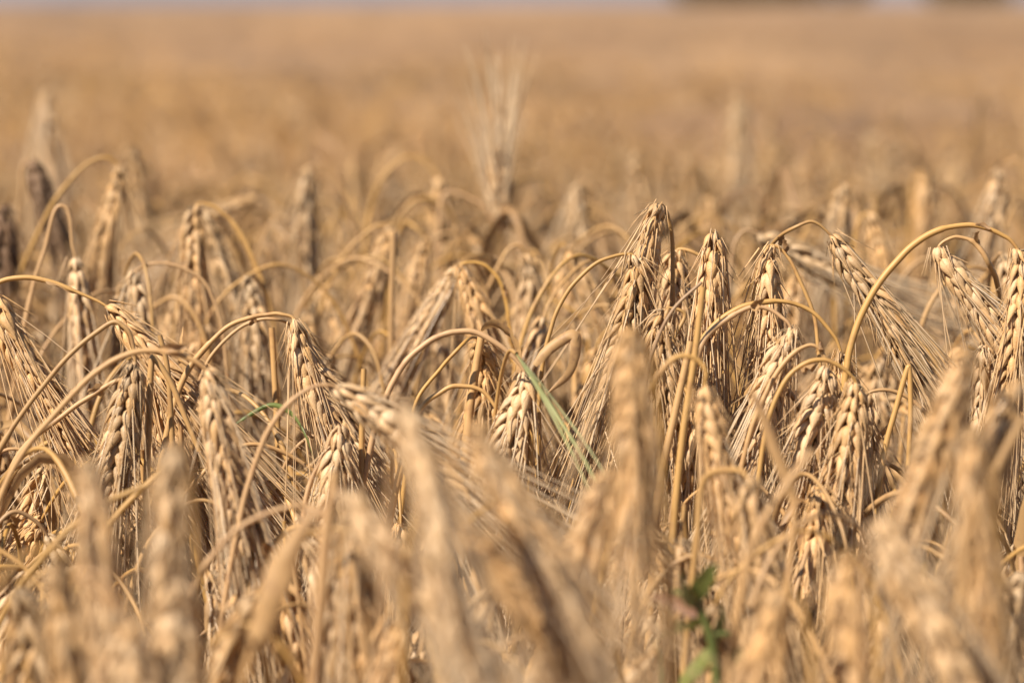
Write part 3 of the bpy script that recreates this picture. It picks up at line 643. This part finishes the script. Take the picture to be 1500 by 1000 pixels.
LAB = {'near': ("straw-coloured barley stalk low in the crowded strip in front of the sharp ears", "barley stalks low in front of the sharp ears"),
       'focus': ("short barley stalk buried among the straws below the sharp arching ears", "barley stalks buried among the sharp ones"),
       'back': ("softly blurred barley stalk in the dense strip right behind the sharp ears", "barley stalks right behind the sharp ones")}
for x, y, top, lod, kind in indiv:
    L = rng.uniform(.05, .078); pts, e0 = rand_path(x, y, top, L=L)
    D, i = dense_path(pts, e0, 10)
    plant(D, i, lod, LAB[kind][0], LAB[kind][1], L=L, awn=rng.uniform(.09, .14), spread=rng.uniform(.7, 1.7), leaf=(int(rng.integers(0, 3)) if kind != 'near' else 0), fat=rng.uniform(.85, 1.08), awn_keep=(.6 if y < 1.12 else 1), r=.00105)
print('things', n_things, 'rest', len(rest))

crop = Geo()
def stuff_stalk(x, y, top, lod, leaf=0, tb=None):
    L = rng.uniform(.05, .078); pts, e0 = rand_path(x, y, top, L=L); D, i = dense_path(pts, e0, {0: 8, 1: 7, 2: 4, 3: 2}[lod])
    tint = (rng.uniform(.1, .9), np.clip(rng.normal(.6, .25) if tb is None else tb + rng.normal(0, .1), 0, 1))
    crop.merge(make_stem(D[:i + 1], lod, .00115 * (1 if lod < 3 else 1.6), tint), 0, 0)
    gg, ga = make_ear(D[i:], lod, rng.uniform(.08, .13), rng.uniform(.7, 1.6), tint, None, rng.uniform(.9, 1.1), awn_r=(.00036 if y < 2.2 else None))
    crop.merge(gg, 0, 1); crop.merge(ga, 0, 2)
    for _ in range(leaf):
        b = D[int(i * rng.uniform(.35, .7))]; crop.merge(rand_leaf(b, max(1, lod), (rng.uniform(0, 1), rng.uniform(.3, .9))), 0, 3)
for x, y, top, lod, kind in rest:
    stuff_stalk(x, y, top, 1 if y < 1.9 else 2, leaf=1)
for x, y in scatter(1.30, 1.9, 620, .08):
    stuff_stalk(x, y, at_height(rng.uniform(620, 1080), y), 1, leaf=int(rng.random() < .4))
for x, y in scatter(2.2, 3.4, 420, .15):
    stuff_stalk(x, y, CAM_Z - rng.uniform(.09, .15) - .06 * value_noise(x, y, .30), 2, leaf=int(rng.random() < .5), tb=.3 + .75 * value_noise(x, y, .2, 31))
for x, y in scatter(3.4, 7.5, 330, .25):
    stuff_stalk(x, y, CAM_Z - .085 - abs(rng.normal(0, .02)) - .16 * value_noise(x, y, .40, 5) ** 1.5, 3, leaf=int(rng.random() < .3), tb=.1 + 1.05 * value_noise(x, y, .35, 32))
for x, y in scatter(7.5, 20, 130, .4):
    stuff_stalk(x, y, CAM_Z - .085 - abs(rng.normal(0, .02)) - .15 * value_noise(x, y, .7, 7) ** 1.5, 3, tb=.05 + 1.1 * value_noise(x, y, .9, 33))
o = crop.build('barley_crop', [M['stem'], M['grain'], M['awn'], M['leaf']])
tag(o, "mass of blurred ripe barley filling the field behind the nearest ears", 'barley', kind='stuff')

# deep straw in the shade between the stalks: stems and dead leaves of the tillers nobody could count
deep = Geo()
for x, y in scatter(1.12, 2.3, 1100, .06):
    if y < 1.25 and abs(750 + x / y * FPX - 1000) < 90: continue
    top = min(rng.uniform(.42, .72), at_height(640 if y > 1.34 else 860, y)); lx, ly = rng.normal(0, .05, 2)
    P = catmull([np.array([x, y, 0.]), np.array([x + lx * .4, y + ly * .4, top * .5]), np.array([x + lx, y + ly, top])], 5)
    g = Geo(); tube(g, P, rng.uniform(.0006, .0013), 5, (rng.uniform(0, 1), rng.uniform(.2, .9))); deep.merge(g, 0, 0)
    if rng.random() < .7:
        e = P[-1]; az = rng.uniform(0, 6.28); d = np.array([math.cos(az), math.sin(az), 0]) * .012
        S = catmull([e - [0, 0, .004], e + d * .5 + [0, 0, .004], e + d + [0, 0, -.008], e + d * 1.6 + [0, 0, -.03], e + d * 2 + [0, 0, -.06]], 3)
        tn = (rng.uniform(0, 1), rng.uniform(.3, 1)); gg, ga = make_ear(S[3:], 2, rng.uniform(.07, .12), rng.uniform(.8, 1.8), tn, None, .9, awn_r=.00034)
        deep.merge(gg, 0, 2); deep.merge(ga, 0, 3)
    for _ in range(int(rng.integers(0, 3))):
        deep.merge(rand_leaf(P[-int(rng.integers(3, 6))], 1, (rng.uniform(0, 1), rng.uniform(.2, .9))), 0, 1)
o = deep.build('straw_undergrowth', [M['stem'], M['leaf'], M['grain'], M['awn']])
tag(o, "tangle of straw stems and dead leaves in the shade under the ears", 'straw', kind='stuff')

# ------------------------------------------------------------------ the far field surface
rows = 560; cols = 260
yy = 3.6 * (2500 / 3.6) ** (np.linspace(0, 1, rows) ** 1.0)
uu = np.linspace(-1, 1, cols)
Y = np.repeat(yy[:, None], cols, 1); X = uu[None] * (Y * .22 + 1.0)
hz = value_noise(X, Y, .35, 8) * .08 + value_noise(X, Y, 1.7, 9) * .05 + rng.random(X.shape) * .035
drop = np.interp(np.log(Y), np.log([3.6, 8, 16, 40]), [.20, .15, .07, .03])
Z = CAM_Z - .12 - drop + hz + np.clip(Y - 60, 0, None) * .0013      # the field rises very gently
g = Geo(); i = np.arange(rows - 1)[:, None] * cols; j = np.arange(cols - 1)[None]
F = np.stack([i + j, i + j + 1, i + cols + j + 1, i + cols + j], -1).reshape(-1, 4)
tt = np.zeros((rows, cols, 3)); tt[..., 0] = value_noise(X, Y, .6, 12); tt[..., 1] = .5; tt[..., 2] = .05 + .55 * value_noise(X, Y * .5, 1.0, 13) + .5 * value_noise(X, Y * .4, 4.0, 14)
g.add(np.stack([X, Y, Z], -1).reshape(-1, 3), F, tt.reshape(-1, 3))
o = g.build('distant_barley', M['far']); tag(o, "blurred surface of the ripe field running to the horizon", 'barley', kind='stuff')

# ------------------------------------------------------------------ woodland on the horizon
wood = Geo()
def wood_tree(x, y, h, r):
    g = Geo(); tube(g, np.array([[x, y, 0], [x + .2, y, h * .3], [x, y, h * .7]]), np.array([.35, .25, .1]), 6, (.5, .5)); wood.merge(g, 0, 1)
    for _ in range(4):
        a = rng.uniform(0, 6.28); g = Geo(); tube(g, np.array([[x, y, h * .3], [x + math.cos(a) * r * .4, y + math.sin(a) * r * .4, h * .5], [x + math.cos(a) * r * .8, y + math.sin(a) * r * .8, h * .65]]), np.array([.14, .09, .04]), 5, (.5, .5)); wood.merge(g, 0, 1)
    n = 900; c = norm(rng.normal(size=(n, 3))) * (rng.random((n, 1)) ** .4) * [r, r, h * .46] + [x, y, h * .54]
    bump = value_noise(c[:, 0] * 3, c[:, 2] * 3, r, 4); c = c[bump > .3]; n = len(c)
    a, b = norm(rng.normal(size=(n, 3))), norm(rng.normal(size=(n, 3))); s = rng.uniform(.25, .5, (n, 1))
    V = np.stack([c - a * s, c - b * s, c + a * s, c + b * s], 1).reshape(-1, 3)
    T = np.zeros((n, 4, 3)); T[..., 0] = rng.random((n, 1)); T[..., 2] = rng.random((n, 1))
    wood.add(V, np.arange(n * 4).reshape(-1, 4), T.reshape(-1, 3), 0)
DW = 520.0
for x0, x1 in ((985, 1275), (1368, 1490)):
    xa, xb = (x0 - 750) / FPX * DW, (x1 - 750) / FPX * DW
    x = xa + 1.5
    while x < xb - 1:
        wood_tree(x, DW + rng.uniform(-6, 6), rng.uniform(7, 11), rng.uniform(2.6, 3.6)); x += rng.uniform(2.2, 3.4)
o = wood.build('distant_woodland', [M['foliage'], M['bark']]); tag(o, "dark blurred woodland on the horizon at the top edge", 'wood', kind='stuff')

# ------------------------------------------------------------------ low hills far beyond the field
g = Geo(); n = 90; xs = np.linspace(-1400, 1400, n)
prof = [(3600, 0), (3800, .45), (4000, .8), (4300, 1.0), (4700, .6), (5000, 0)]
hh = 55 + 40 * value_noise(xs + 3000, xs * 0, 420, 21) + 14 * value_noise(xs + 3000, xs * 0, 120, 22)
V = np.array([[[x, y, h * k - .5] for x, h in zip(xs, hh)] for y, k in prof]); m = len(prof)
i = np.arange(m - 1)[:, None] * n; j = np.arange(n - 1)[None]
F = np.stack([i + j, i + j + 1, i + n + j + 1, i + n + j], -1).reshape(-1, 4)
g.add(V.reshape(-1, 3), F, np.full((n * m, 3), .5))
hm = bpy.data.materials.new('hill_haze'); hm.use_nodes = True
hp = hm.node_tree.nodes["Principled BSDF"]; hp.inputs["Roughness"].default_value = 1.0; hp.inputs["Base Color"].default_value = (0.165, 0.17, 0.215, 1)  # blue-grey of distance haze put into the hills' base colour
tag(g.build('hills', hm), kind='structure')
